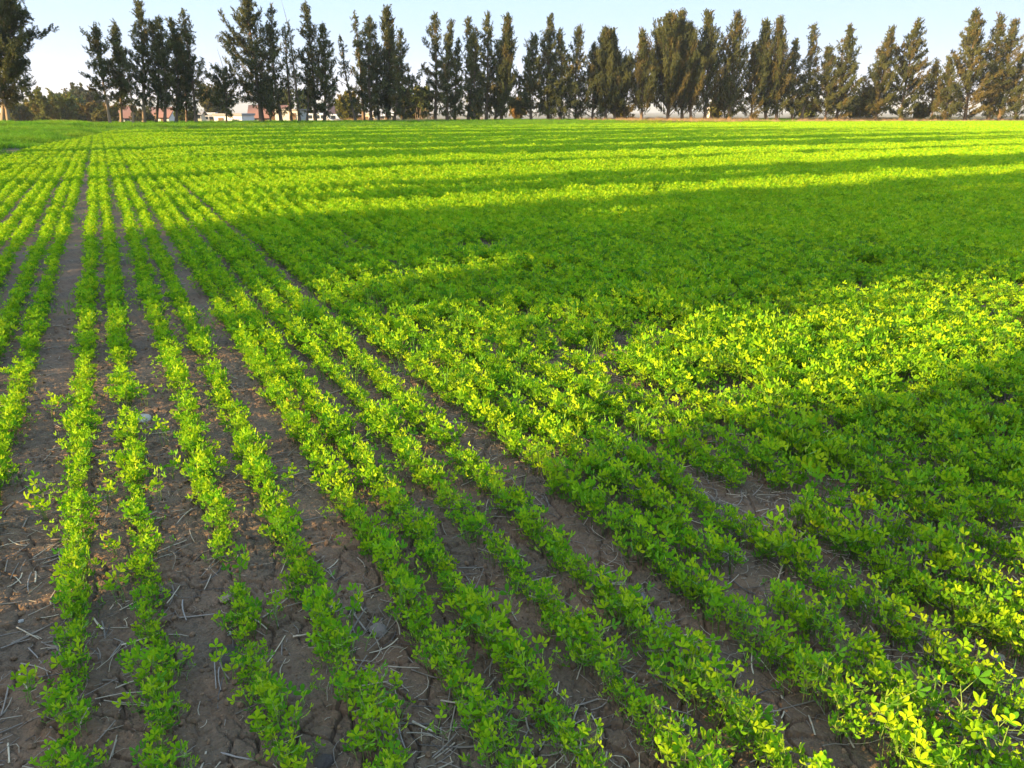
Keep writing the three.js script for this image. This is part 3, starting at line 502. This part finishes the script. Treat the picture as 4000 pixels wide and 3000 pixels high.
// ---------------------------------------------------------------- straw, sticks, stones, clods and lone seedlings on the bare soil
const strawMat = new THREE.MeshStandardMaterial({ color: 0xffffff, vertexColors: true, roughness: 0.85 });
const stalk = (len, r, bend, color, seed) => { const f = rng(seed), p = [], q = []; for (let k = 0; k <= 4; k++) { const t = k / 4; p.push(V((t - 0.5) * len, bend * Math.sin(t * Math.PI) * len * 0.25 + (f() - 0.5) * 0.003, bend * Math.sin(t * 3.5) * len * 0.3)); q.push(r * (1 - 0.25 * t) * rr(0.85, 1.15, f)); } return tube(p, q, 5, color); };
{
  const f = rng(55), geos = [stalk(0.1, 0.0019, 0.1, [1, 1, 1], 1), stalk(0.1, 0.0024, -0.25, [1, 1, 1], 2), stalk(0.1, 0.0013, 0.6, [1, 1, 1], 3), stalk(0.1, 0.003, 0.04, [1, 1, 1], 4)], lists = geos.map(() => []);
  for (let k = 0; k < 60000; k++) {
    const th = YAW + (f() - 0.5) * 1.7, r = 0.7 + 8.5 * Math.pow(f(), 1.2), u = Math.sin(th) * r, v = Math.cos(th) * r;
    const heap = Math.exp(-(((u - 2.25) / 0.35) ** 2 + ((v - 1.7) / 0.3) ** 2)) + 0.8 * Math.exp(-(((u - 0.45) / 0.12) ** 2 + ((v - 1.75) / 0.35) ** 2)) + 0.9 * Math.exp(-(((u + 0.62) / 0.22) ** 2 + ((v - 1.75) / 0.4) ** 2)) + 0.5 * smooth(u, 1.5, 1.9);
    const d = smooth(fbm(u * 1.6, v * 1.6, 61, 3), 0.42, 0.7) * 0.5 + 0.06 + heap; if (f() > d * 0.85) continue;
    const old = f(), c = old < 0.45 ? [0.20, 0.165, 0.135] : old < 0.75 ? [0.33, 0.27, 0.2] : old < 0.9 ? [0.09, 0.075, 0.065] : [0.46, 0.38, 0.27], w = rr(0.8, 1.15, f), s = Math.exp(rr(-2.3, 0.25, f));
    pick(lists, f).push({ m: M4(u, groundY(u, v, true) + 0.003 + f() * 0.004 + heap * f() * 0.012, -v, 0, f() * 6.28, (f() - 0.5) * 0.3, s, rr(0.6, 1.1, f) * Math.max(0.4, Math.min(0.9, s)), rr(0.7, 1.4, f) * Math.max(0.4, Math.min(0.9, s))), c: RGB(c[0] * w, c[1] * w, c[2] * w) });
  }
  const g = new THREE.Group(); g.name = 'straw_litter'; scene.add(g); tag(g, 'grey and tan straw bits scattered over the bare soil between the rows', 'straw', null, 'stuff');
  lists.forEach((l, k) => copies(g, 'straw', geos[k], strawMat, l));
  // stalks and sticks that stand out one by one: pixels of both ends, radius, colour
  const PALE = [0.42, 0.35, 0.26], GREY = [0.27, 0.235, 0.21], DARK = [0.1, 0.085, 0.075];
  [[450, 2690, 547, 2650, 0.0035, PALE, 'pale thick straw stalk touching the left side of the second row'],
    [65, 2453, 154, 2501, 0.003, PALE, 'pale straw stalk near the left edge, left of the first row'],
    [716, 2354, 728, 2434, 0.0035, GREY, 'grey bent stalk lying between the second and third rows'],
    [114, 2538, 199, 2662, 0.0025, GREY, 'long thin grey stalk pointing down to the first row'],
    [184, 2814, 216, 2861, 0.005, GREY, 'short thick grey stalk near the bottom left corner'],
    [863, 2943, 989, 2975, 0.004, GREY, 'long grey stalk at the bottom between the second and third rows'],
    [852, 2774, 872, 2650, 0.0035, DARK, 'dark upright-pointing stalk left of the third row'],
    [840, 2600, 846, 2700, 0.0025, GREY, 'first of two parallel grey stalks left of the third row'],
    [858, 2612, 862, 2702, 0.0025, GREY, 'second of two parallel grey stalks left of the third row'],
    [1405, 2687, 1516, 2665, 0.003, PALE, 'pale straw stalk right of the fourth row, nearly level'],
    [1550, 2663, 1598, 2709, 0.003, PALE, 'pale slanting straw stalk between the fourth and fifth rows'],
    [1559, 2846, 1591, 2947, 0.003, GREY, 'long grey stalk pointing down between the fourth and fifth rows'],
    [1554, 2836, 1685, 2839, 0.0045, DARK, 'dark level stalk left of the fifth row near the bottom'],
    [1612, 2830, 1694, 2870, 0.005, PALE, 'broad pale straw sheath just below the dark level stalk'],
    [1145, 2489, 1215, 2480, 0.0045, PALE, 'broad pale straw piece left of the fourth row'],
    [2309, 2793, 2352, 2894, 0.0028, PALE, 'long pale straw slanting down between the sixth and seventh rows'],
    [2164, 2697, 2207, 2740, 0.003, PALE, 'pale straw right of the fifth row pointing to the sixth'],
    [2289, 2890, 2318, 2991, 0.004, DARK, 'dark split stalk at the bottom right of the sixth row'],
    [2535, 2815, 2641, 2817, 0.005, GREY, 'thick pale grey stalk lying level beside the white stone'],
    [2574, 2759, 2699, 2795, 0.003, GREY, 'long grey straw above the thick level stalk'],
    [2415, 2615, 2403, 2668, 0.0035, GREY, 'short grey-blue stalk left of the seventh row'],
    [2439, 2685, 2482, 2639, 0.003, PALE, 'short pale straw between the sixth and seventh rows'],
    [3000, 2552, 3116, 2720, 0.003, DARK, 'thin dark twig slanting down beside the eighth row'],
    [125, 2240, 110, 2318, 0.003, GREY, 'grey stalk standing out left of the first row, farther back'],
  ].forEach(([x0, y0, x1, y1, r, c, label], n) => {
    const a = onGround(x0, y0), b = onGround(x1, y1), m = a.clone().add(b).multiplyScalar(0.5), len = a.distanceTo(b);
    const o = single('straw_stalk', stalk(len, r * 0.72, 0.12 * (n % 3 - 1), c, 100 + n), strawMat, label, 'straw stalk', 'straw stalks lying on the bare soil');
    o.position.set(m.x, groundY(m.x, -m.z, true) + r + 0.003, m.z); o.rotation.y = Math.atan2(-(b.z - a.z), b.x - a.x); o.rotation.order = 'YXZ';
  });
  { const a = onGround(2508, 2330), b = onGround(2660, 2610), m = a.clone().add(b).multiplyScalar(0.5), len = a.distanceTo(b), p = [], q = []; for (let k = 0; k <= 8; k++) { const t = k / 8; p.push(V((t - 0.5) * len, 0.004 * Math.sin(t * 9), 0.008 * Math.sin(t * 5))); q.push(0.0062 * (1 - 0.35 * t) * (k % 3 === 1 ? 1.15 : 1)); }
    const o = single('dry_branch', tube(p, q, 8, [0.14, 0.125, 0.115]), strawMat, 'mottled grey stick lying between the sixth and eighth rows', 'branch'); o.position.set(m.x, groundY(m.x, -m.z, true) + 0.01, m.z); o.rotation.y = Math.atan2(-(b.z - a.z), b.x - a.x); }
  // stones and clods
  const lump = (seed, rough, flat) => { const g0 = new THREE.IcosahedronGeometry(1, 3), p = g0.attributes.position, s = rng(seed), ox = s() * 50; for (let i = 0; i < p.count; i++) { const x = p.getX(i), y = p.getY(i), z = p.getZ(i), k = 1 + rough * (fbm(x * 1.3 + ox, z * 1.3 + y * 1.7, seed, 3) - 0.5) * 2 + rough * 0.5 * (noise(x * 5 + ox, z * 5 + y * 4, seed + 5) - 0.5); p.setXYZ(i, x * k, y * k * flat, z * k); } g0.computeVertexNormals(); return g0; };
  const stoneMats = [[0.42, 0.38, 0.33], [0.36, 0.27, 0.19], [0.5, 0.47, 0.43], [0.075, 0.06, 0.052], [0.22, 0.18, 0.15], [0.4, 0.19, 0.08]].map((c) => new THREE.MeshStandardMaterial({ color: RGB(...c), roughness: 0.95, bumpMap: soilMat.bumpMap, bumpScale: 0.004 }));
  [[560, 1640, 56, 0, 0.45, 'flat pale grey stone between the second and third rows, farther back', 'stone'],
    [1265, 2392, 34, 0, 0.6, 'pale stone at the head of the fourth row by a seedling', 'stone'],
    [878, 2338, 40, 1, 0.5, 'tan sunlit stone left of the third row', 'stone'],
    [2676, 2826, 34, 2, 0.9, 'angular whitish stone beside the seventh row', 'stone'],
    [3008, 2832, 32, 0, 0.8, 'rounded pale stone between the eighth row and the sunlit soil', 'stone'],
    [3902, 2560, 36, 2, 0.6, 'white stone among the plants near the right edge', 'stone'],
    [2608, 2492, 24, 2, 0.5, 'small white chip touching the grey stick', 'stone'],
    [2624, 2796, 30, 5, 0.5, 'orange-brown chip above the angular whitish stone', 'stone'],
    [895, 2466, 24, 2, 0.35, 'flat white chip left of the gap in the third row', 'stone'],
    [82, 2425, 16, 2, 0.6, 'small white chip near the left edge', 'stone'],
    [3168, 2985, 40, 0, 0.6, 'grey stone at the bottom edge below the sunlit soil', 'stone'],
    [2397, 2572, 14, 2, 0.6, 'tiny white pebble between the sixth and seventh rows', 'stone'],
    [905, 2545, 95, 3, 0.55, 'dark charred-looking clod left of the third row', 'clod'],
    [955, 2585, 44, 4, 0.8, 'grey crumbly clod beside the dark one', 'clod'],
    [1478, 2466, 62, 4, 0.6, 'grey-brown clod touching the left of the fifth row', 'clod'],
    [2712, 2846, 60, 3, 0.55, 'dark crumbly clod right of the angular whitish stone', 'clod'],
    [1380, 2380, 40, 3, 0.5, 'small dark clod beside the lone tall seedling', 'clod'],
    [2230, 2772, 34, 3, 0.6, 'small dark clod between the sixth and seventh rows near the bottom', 'clod'],
    [1265, 2985, 60, 3, 0.5, 'dark clod at the bottom edge left of the fifth row', 'clod'],
  ].forEach(([x, y, px, mi, flat, label, cat], n) => {
    const p = onGround(x, y), d = Math.hypot(p.x, EYE, p.z), s = px * d / FPX * 0.5;
    const o = single(cat === 'clod' ? 'soil_clod' : 'stone', lump(300 + n, cat === 'clod' ? 0.35 : 0.28, flat), stoneMats[mi], label, cat, cat + 's on the bare soil');
    o.position.set(p.x, groundY(p.x, -p.z, true) + s * flat * 0.35, p.z); o.scale.setScalar(s); o.rotation.y = n * 1.7;
  });
  { // loose crumbs of soil
    const list = [], g = rng(66); for (let k = 0; k < 26000; k++) { const th = YAW + (g() - 0.5) * 1.7, r = 0.75 + 6 * Math.pow(g(), 1.3), u = Math.sin(th) * r, v = Math.cos(th) * r; if (g() > 0.12 + smooth(fbm(u * 2.2, v * 2.2, 47, 3), 0.4, 0.62)) continue; const sz = 0.0016 + 0.009 * Math.pow(g(), 5), w = rr(0.75, 1.25, g); list.push({ m: M4(u, groundY(u, v, true) + sz * 0.3, -v, g() * 3, g() * 6, g() * 3, sz, sz * rr(0.6, 1, g), sz * rr(0.7, 1.2, g)), c: RGB(0.16 * w, 0.098 * w, 0.057 * w) }); }
    const o = new THREE.Group(); o.name = 'soil_crumbs'; scene.add(o); tag(o, 'loose brown crumbs of soil strewn between the rows', 'soil crumbs', null, 'stuff');
    const small = new THREE.IcosahedronGeometry(1, 1), p = small.attributes.position; for (let i = 0; i < p.count; i++) { const q = 1 + 0.5 * (noise(p.getX(i) * 2 + 7, p.getY(i) * 2 + p.getZ(i) * 3, 402) - 0.5); p.setXYZ(i, p.getX(i) * q, p.getY(i) * q, p.getZ(i) * q); } small.computeVertexNormals();
    copies(o, 'crumbs', small, new THREE.MeshStandardMaterial({ color: 0xffffff, roughness: 0.98 }), list);
  }
  // lone seedlings
  const small = [0, 1, 2, 3].map((k) => plantPlan(2000 + k * 13, 2 + k % 2, 0.06, 0.12, 0.02, 0.015, 0.95)), sp = [];
  [[502, 2626, 'thin tall seedling standing alone between the first and second rows', 0], [134, 2740, 'seedling in shade alone near the left edge', 1], [895, 2680, 'small lone seedling left of the third row among dark stalks', 2], [1361, 2444, 'tall thin seedling alone between the fourth and fifth rows', 0], [1087, 2438, 'tiny seedling left of the fourth row among straw', 3], [1752, 2628, 'leafy seedling against the right side of the fifth row', 2],
    [477, 2346, 'sunlit seedling touching the left of the second row', 1], [217, 1635, 'bright seedling left of the first row, beyond the middle of the photo', 1], [270, 1704, 'bright seedling close to the left side of the first row', 2], [574, 1590, 'low seedling beside the flat pale stone', 3], [174, 1956, 'seedling between the edge row and the first row', 0], [164, 2030, 'second seedling just below another, left of the first row', 1],
    [415, 1876, 'seedling between the first and second rows, sunlit', 2], [434, 1972, 'leafy seedling below another between the first and second rows', 1], [627, 1962, 'small dark seedling right of the second row', 3], [665, 1866, 'upright seedling between the second and third rows', 0], [877, 1866, 'yellow-green sunlit seedling between the third and fourth rows', 1], [742, 1549, 'sunlit seedling right of the third row, far back', 2],
    [651, 1736, 'short seedling left of the third row', 3], [964, 1659, 'pale seedling right of the fourth row, far back', 0], [443, 2175, 'leaning seedling left of the second row', 1], [1354, 1684, 'bright seedling left of the sixth row', 1], [1145, 1915, 'bright seedling right of the fourth row', 2], [1145, 1616, 'leafy seedling between the fourth and fifth rows, far back', 1], [1012, 1761, 'dark seedling left of the fourth row', 3], [1839, 2142, 'seedling at the upper end of the gap in the seventh row', 0],
    [3260, 2440, 'seedling on straw between the right-hand rows', 2], [925, 2280, 'slim sunlit seedling in the gap of the third row', 0]].forEach(([x, y, label, k], n) => {
    const p = onGround(x, y), o = sp[k] ? sp[k].clone() : (sp[k] = plantGroup(small[k], 'seedling')); o.name = numbered('seedling'); o.position.set(p.x, groundY(p.x, -p.z, true) - 0.003, p.z); o.rotation.y = n * 2.1; o.scale.setScalar(0.95 + (n % 4) * 0.12); scene.add(o);
    tag(o, label, 'seedling', 'lone seedlings between the rows');
  });
}

// ---------------------------------------------------------------- beyond the trees: houses, bushes, fence, hills
const plain = (r, g, b, rough = 0.85) => new THREE.MeshStandardMaterial({ color: RGB(r, g, b), roughness: rough });
const wallMats = { white: plain(0.62, 0.6, 0.57), cream: plain(0.58, 0.5, 0.36), pink: plain(0.36, 0.29, 0.24), grey: plain(0.42, 0.42, 0.38), tan: plain(0.46, 0.36, 0.26) }, roofMats = { red: plain(0.2, 0.1, 0.075), blue: plain(0.16, 0.2, 0.27), grey: plain(0.25, 0.24, 0.23), white: plain(0.6, 0.6, 0.6) };
const paneMat = new THREE.MeshStandardMaterial({ color: RGB(0.03, 0.04, 0.05), roughness: 0.12, metalness: 0 }), frameMat = plain(0.5, 0.48, 0.45), doorMat = plain(0.12, 0.07, 0.04);
function box(w, h, d, x, y, z) { const g = new THREE.BoxGeometry(w, h, d); g.translate(x, y, z); return g; }
function gable(w, h, d, over, eaves) { // ridge along x
  const a = w / 2 + over, b = d / 2 + over, t = 0.18, pos = [], idx = [];
  const sec = [[-b, eaves - over * h / (d / 2)], [0, eaves + h], [b, eaves - over * h / (d / 2)], [b, eaves - over * h / (d / 2) - t], [0, eaves + h - t], [-b, eaves - over * h / (d / 2) - t]];
  for (const x of [-a, a]) for (const [z, y] of sec) pos.push(x, y, z);
  for (let k = 0; k < 6; k++) { const n = (k + 1) % 6; idx.push(k, n, k + 6, n, n + 6, k + 6); }
  for (const o of [0, 6]) { idx.push(o, o + 1, o + 4, o, o + 4, o + 5, o + 1, o + 2, o + 3, o + 1, o + 3, o + 4); }
  return raw(pos, idx).toNonIndexed();
}
// [left px, right px, eaves px, depth ahead, wall, roof, roof rise m, storeys, label]
[[168, 255, 420, 215, 'cream', 'blue', 2.4, 1, 'house with a long blue-grey roof on the skyline at the far left'],
  [268, 335, 448, 190, 'pink', 'red', 1.3, 1, 'low red-roofed house half hidden by olive bushes at far left'],
  [445, 530, 462, 150, 'white', 'red', 1.8, 1, 'white house with red roof behind the left group of trees'],
  [590, 690, 467, 152, 'white', 'red', 1.6, 1, 'long low house with red roof behind the middle of the left group'],
  [745, 796, 440, 140, 'cream', 'grey', 0.5, 2, 'two-storey cream house at the right end of the left group'],
  [797, 845, 446, 146, 'white', 'white', 0.4, 2, 'white flat-roofed house with blue-shaded wall right of the cream one'],
  [858, 975, 459, 132, 'white', 'grey', 0.35, 1, 'long low white building behind the small round tree'],
  [985, 1062, 448, 142, 'pink', 'red', 1.8, 1, 'pink-walled house with red roof behind the biggest tree'],
  [1062, 1122, 474, 118, 'tan', 'red', 0.9, 1, 'low shed with faded red roof right of the biggest tree trunk'],
  [1092, 1192, 463, 116, 'grey', 'grey', 0.2, 1, 'plain pale grey-green wall of a long shed'],
  [1292, 1368, 448, 162, 'tan', 'red', 2.2, 1, 'house with red roof and dark porch in the gap of the trees'],
  [1362, 1422, 474, 130, 'grey', 'grey', 0.8, 1, 'low grey gabled shed left of the dark columns'],
  [1424, 1472, 470, 138, 'cream', 'white', 0.4, 1, 'small cream outbuilding behind the blunt dark column'],
  [1482, 1536, 446, 150, 'cream', 'white', 0.5, 2, 'cream two-storey building behind the tall pointed column'],
  [2764, 2796, 446, 150, 'grey', 'white', 0.4, 1, 'small pale building glimpsed right of the broad cypress mass'],
].forEach(([x0, x1, ye, D, wall, roof, rise, storeys, label], n) => {
  const c = seen((x0 + x1) / 2, 470, D), w = seen(x1, 470, D).distanceTo(seen(x0, 470, D)), gy = groundY(c.x, -c.z), eaves = Math.max(2.2, seen((x0 + x1) / 2, ye, D).y - gy), d = Math.min(9, w * 0.8);
  const h = thing('house', c.x, gy - 0.1, c.z, label, 'house', 'houses beyond the trees'); h.rotation.y = -YAW + (n % 3 - 1) * 0.18;
  const gb = rise > 0.45, wg = [box(w, eaves, d, 0, eaves / 2, 0)];
  if (gb) { const g = raw([-w / 2 + 0.02, eaves - 0.01, -d / 2, -w / 2 + 0.02, eaves - 0.01, d / 2, -w / 2 + 0.02, eaves + rise - 0.2, 0, w / 2 - 0.02, eaves - 0.01, -d / 2, w / 2 - 0.02, eaves - 0.01, d / 2, w / 2 - 0.02, eaves + rise - 0.2, 0], [0, 1, 2, 3, 5, 4]); g.setAttribute('uv', new THREE.Float32BufferAttribute(new Float32Array(12), 2)); wg.push(g); }
  part(h, 'wall', mergeGeometries(wg.map((g) => clean(g))), wallMats[wall]);
  part(h, 'roof', gb ? gable(w, rise, d, 0.35, eaves) : box(w + 0.3, rise, d + 0.3, 0, eaves + rise / 2 + 0.003, 0), roofMats[roof]);
  const k = Math.max(2, Math.round(w / 2.6));
  for (let s = 0; s < storeys; s++) for (let i = 0; i < k; i++) {
    const x = (i + 0.5) / k * w - w / 2, y = (s + 0.52) * eaves / storeys, hh = Math.min(1.2, eaves / storeys * 0.42);
    if (s === 0 && i === (n % k)) { const dr = part(h, 'door', box(0.95, Math.min(2, eaves * 0.78), 0.08, x, Math.min(2, eaves * 0.78) / 2 + 0.12, d / 2 + 0.043), doorMat); part(dr, 'handle', box(0.05, 0.14, 0.06, x + 0.36, 1.05, d / 2 + 0.11), frameMat); continue; }
    if (n === 9) continue;
    const fr = part(h, 'window', box(1.2, hh + 0.14, 0.08, x, y, d / 2 + 0.043), frameMat); part(fr, 'pane', box(1.02, hh, 0.04, x, y, d / 2 + 0.07), paneMat);
  }
  if (rise > 1.7) part(h, 'chimney', box(0.6, 1.3, 0.6, w * 0.25, eaves + rise * 0.75, -d * 0.12), wallMats.tan);
});
{ // two white vans parked before the houses
  const vanMat = new THREE.MeshPhysicalMaterial({ color: RGB(0.72, 0.74, 0.76), roughness: 0.35, clearcoat: 0.6 }), tyre = plain(0.02, 0.02, 0.02), hub = plain(0.4, 0.4, 0.4, 0.4);
  [[1252, 'left one of two white vans parked under the dense pair of trees'], [1288, 'right one of two white vans parked under the dense pair of trees']].forEach(([px, label], n) => {
    const c = seen(px, 478, 128 + n * 3), v = thing('parked_van', c.x, groundY(c.x, -c.z), c.z, label, 'van', 'white vans parked beyond the trees'); v.rotation.y = -YAW + 0.15 * n;
    const sh = new THREE.Shape([[-2.4, 0.3], [2.4, 0.3], [2.4, 0.95], [1.75, 1.15], [1.25, 1.95], [-2.25, 2.05], [-2.4, 1.9]].map((p) => new THREE.Vector2(...p))), g = new THREE.ExtrudeGeometry(sh, { depth: 1.7, bevelEnabled: true, bevelSize: 0.06, bevelThickness: 0.06, bevelSegments: 2 }); g.translate(0, 0, -0.85); part(v, 'body', g, vanMat);
    part(v, 'windscreen', (() => { const w = box(0.04, 0.85, 1.5, 0, 0, 0); w.rotateZ(0.56); w.translate(1.6, 1.53, 0); return w; })(), paneMat);
    for (const [a, b] of [[0.35, 1.1], [-0.95, 0.15], [-2.1, -1.1]]) part(v, 'window', box(b - a, 0.55, 0.03, (a + b) / 2, 1.52, 0.925), paneMat);
    for (const x of [-1.5, 1.5]) for (const z of [-0.8, 0.8]) { const t = new THREE.CylinderGeometry(0.34, 0.34, 0.22, 18); t.rotateX(Math.PI / 2); t.translate(x, 0.34, z); const w = part(v, 'wheel', t, tyre), r = new THREE.CylinderGeometry(0.19, 0.19, 0.24, 12); r.rotateX(Math.PI / 2); r.translate(x, 0.34, z * 1.005); part(w, 'rim', r, hub); }
  });
}
// bushes and broad trees behind: [x px, top px, width px, depth, tint, label]
[[70, 425, 90, 125, [1.1, 1.15, 1], 'olive bush at the foot of the tree cut by the left edge'], [135, 415, 80, 135, [1.2, 1.15, 0.9], 'olive bush left of the long pale-leaved one at far left'], [215, 428, 150, 122, [1.5, 1.6, 1.2], 'wide pale olive bush at far left below the blue-grey roof'], [262, 382, 90, 185, [1.0, 1.2, 1.2], 'tree with a tan-green top right of the blue-grey roof'], [300, 398, 76, 178, [0.55, 1.0, 0.9], 'dark green round tree below the tan-green top'], [345, 384, 110, 196, [0.95, 1.0, 0.9], 'broad olive tree on the skyline left of the left group'], [340, 432, 86, 130, [1.15, 1.1, 1.0], 'grey-olive bush left of the first pale trunk'], [408, 440, 84, 122, [1.4, 1.25, 0.9], 'tan-olive bush right behind the first pale trunk'], [560, 452, 70, 140, [0.8, 0.85, 0.9], 'dull bush behind the trunks of the left group'], [715, 458, 66, 120, [0.9, 1.05, 0.8], 'green bush behind the last trunks of the left group'],
  [832, 338, 84, 160, [1.2, 1.1, 0.8], 'tree with a lit crown in the gap between the left group and the biggest tree'], [870, 345, 60, 172, [0.6, 0.9, 0.9], 'dark green tree behind the small round tree'], [1115, 356, 66, 158, [1.3, 1.4, 0.7], 'yellow-green tree crown behind the thin see-through trees'], [1190, 360, 60, 165, [0.6, 0.95, 0.8], 'dark green crown behind the dense pair on the left'], [1345, 392, 60, 150, [0.8, 0.9, 0.8], 'dull tree behind the house with dark porch'], [1372, 378, 74, 118, [1.4, 1.35, 0.8], 'sunlit olive tree left of the slim open tree'], [1588, 350, 70, 150, [0.9, 1.5, 0.7], 'bright green round pine in the gap'], [1650, 352, 84, 140, [1.4, 1.6, 0.6], 'yellow-green pine at the right of the gap'], [1868, 372, 60, 140, [1.5, 1.5, 0.6], 'yellow-green crown glimpsed through the central dark trees'], [1600, 440, 80, 105, [1.1, 1.0, 0.8], 'brown-green bush by the wooden stakes'],
  [2020, 400, 60, 112, [1.6, 1.2, 1.1], 'bare tan bush in the dip of the tree row'], [2420, 440, 50, 108, [1.5, 1.3, 0.7], 'lit yellowish bush seen through the foot of the dark row'], [2800, 362, 40, 120, [1.8, 1.6, 0.6], 'small lit yellow-green bush in the gap right of the broad mass'], [3150, 412, 66, 120, [1.2, 1.4, 1.0], 'grey-green bush behind the leaning long trunk'], [3340, 410, 90, 118, [1.5, 1.6, 0.9], 'pale green bush in the wide gap on the right'], [3585, 440, 50, 112, [1.4, 1.3, 0.8], 'low bush in front of the hazy hill'],
].forEach(([x, ty, w, D, tint, label], n) => {
  const c = seen(x, 470, D), gy = groundY(c.x, -c.z), h = seen(x, ty, D).y - gy, wm = seen(x + w, 470, D).distanceTo(seen(x, 470, D));
  growTree(thing(h > 5 ? 'broad_tree' : 'bush', c.x, gy, c.z, label, h > 5 ? 'tree' : 'bush', 'trees and bushes behind the row'), { seed: 5000 + n * 3, h: h * 0.97, w: wm * 1.15, base: h > 5 ? 0.22 : 0.05, leaf: 'bushy', shape: 'round', limbs: 50 + wm * 9, dense: 1.3, ragged: 0.5, fluff: 0.16 + wm * 0.012, spray: 1.15 + wm * 0.06, tint, trunk: 0.1 + h * 0.012 });
});
{ // stakes of a fence in the gap
  const fence = thing('stake_fence', 0, 0, 0, 'row of slanting wooden stakes at the right of the gap in the trees', 'fence'), a = seen(1626, 478, 98), b = seen(1706, 478, 101); fence.position.copy(a).setY(groundY(a.x, -a.z)); const f = rng(12);
  for (let k = 0; k < 13; k++) { const p = a.clone().lerp(b, k / 12).sub(fence.position), h = rr(1.1, 1.7, f); p.y = groundY(p.x + a.x, -(p.z + a.z)) - fence.position.y - 0.1; part(fence, 'stake', tube([p, p.clone().add(V((f() - 0.3) * 0.35, h, (f() - 0.5) * 0.2))], [0.045, 0.035], 5), paleBark); }
  part(fence, 'wire', tube([V(0, 0.8, 0), b.clone().sub(fence.position).setY(0.8)], [0.006, 0.006], 4), barkMat);
}
{ // low far hills
  const pos = [], idx = [], n = 160; for (let i = 0; i <= n; i++) { const az = YAW - 1.0 + 2.0 * i / n, hh = 30 + 46 * fbm(i * 0.07, 3, 64, 4) + 12 * fbm(i * 0.4, 1, 66, 3); for (const [r, h] of [[3000, -12], [3500, hh * 0.5], [3900, hh], [4600, hh * 0.6], [5400, -12]]) pos.push(Math.sin(az) * r, h, -Math.cos(az) * r); if (i) for (let k = 0; k < 4; k++) { const a = (i - 1) * 5 + k, b = a + 5; idx.push(a, a + 1, b, b, a + 1, b + 1); } }
  single('hills', raw(pos, idx), plain(0.16, 0.17, 0.12, 1), 'low hazy hills on the horizon', null, null, 'structure');
}
scene.fog = new THREE.FogExp2(new THREE.Color().setRGB(0.8, 0.86, 1.0), 0.00022);
renderer.render(scene, camera);
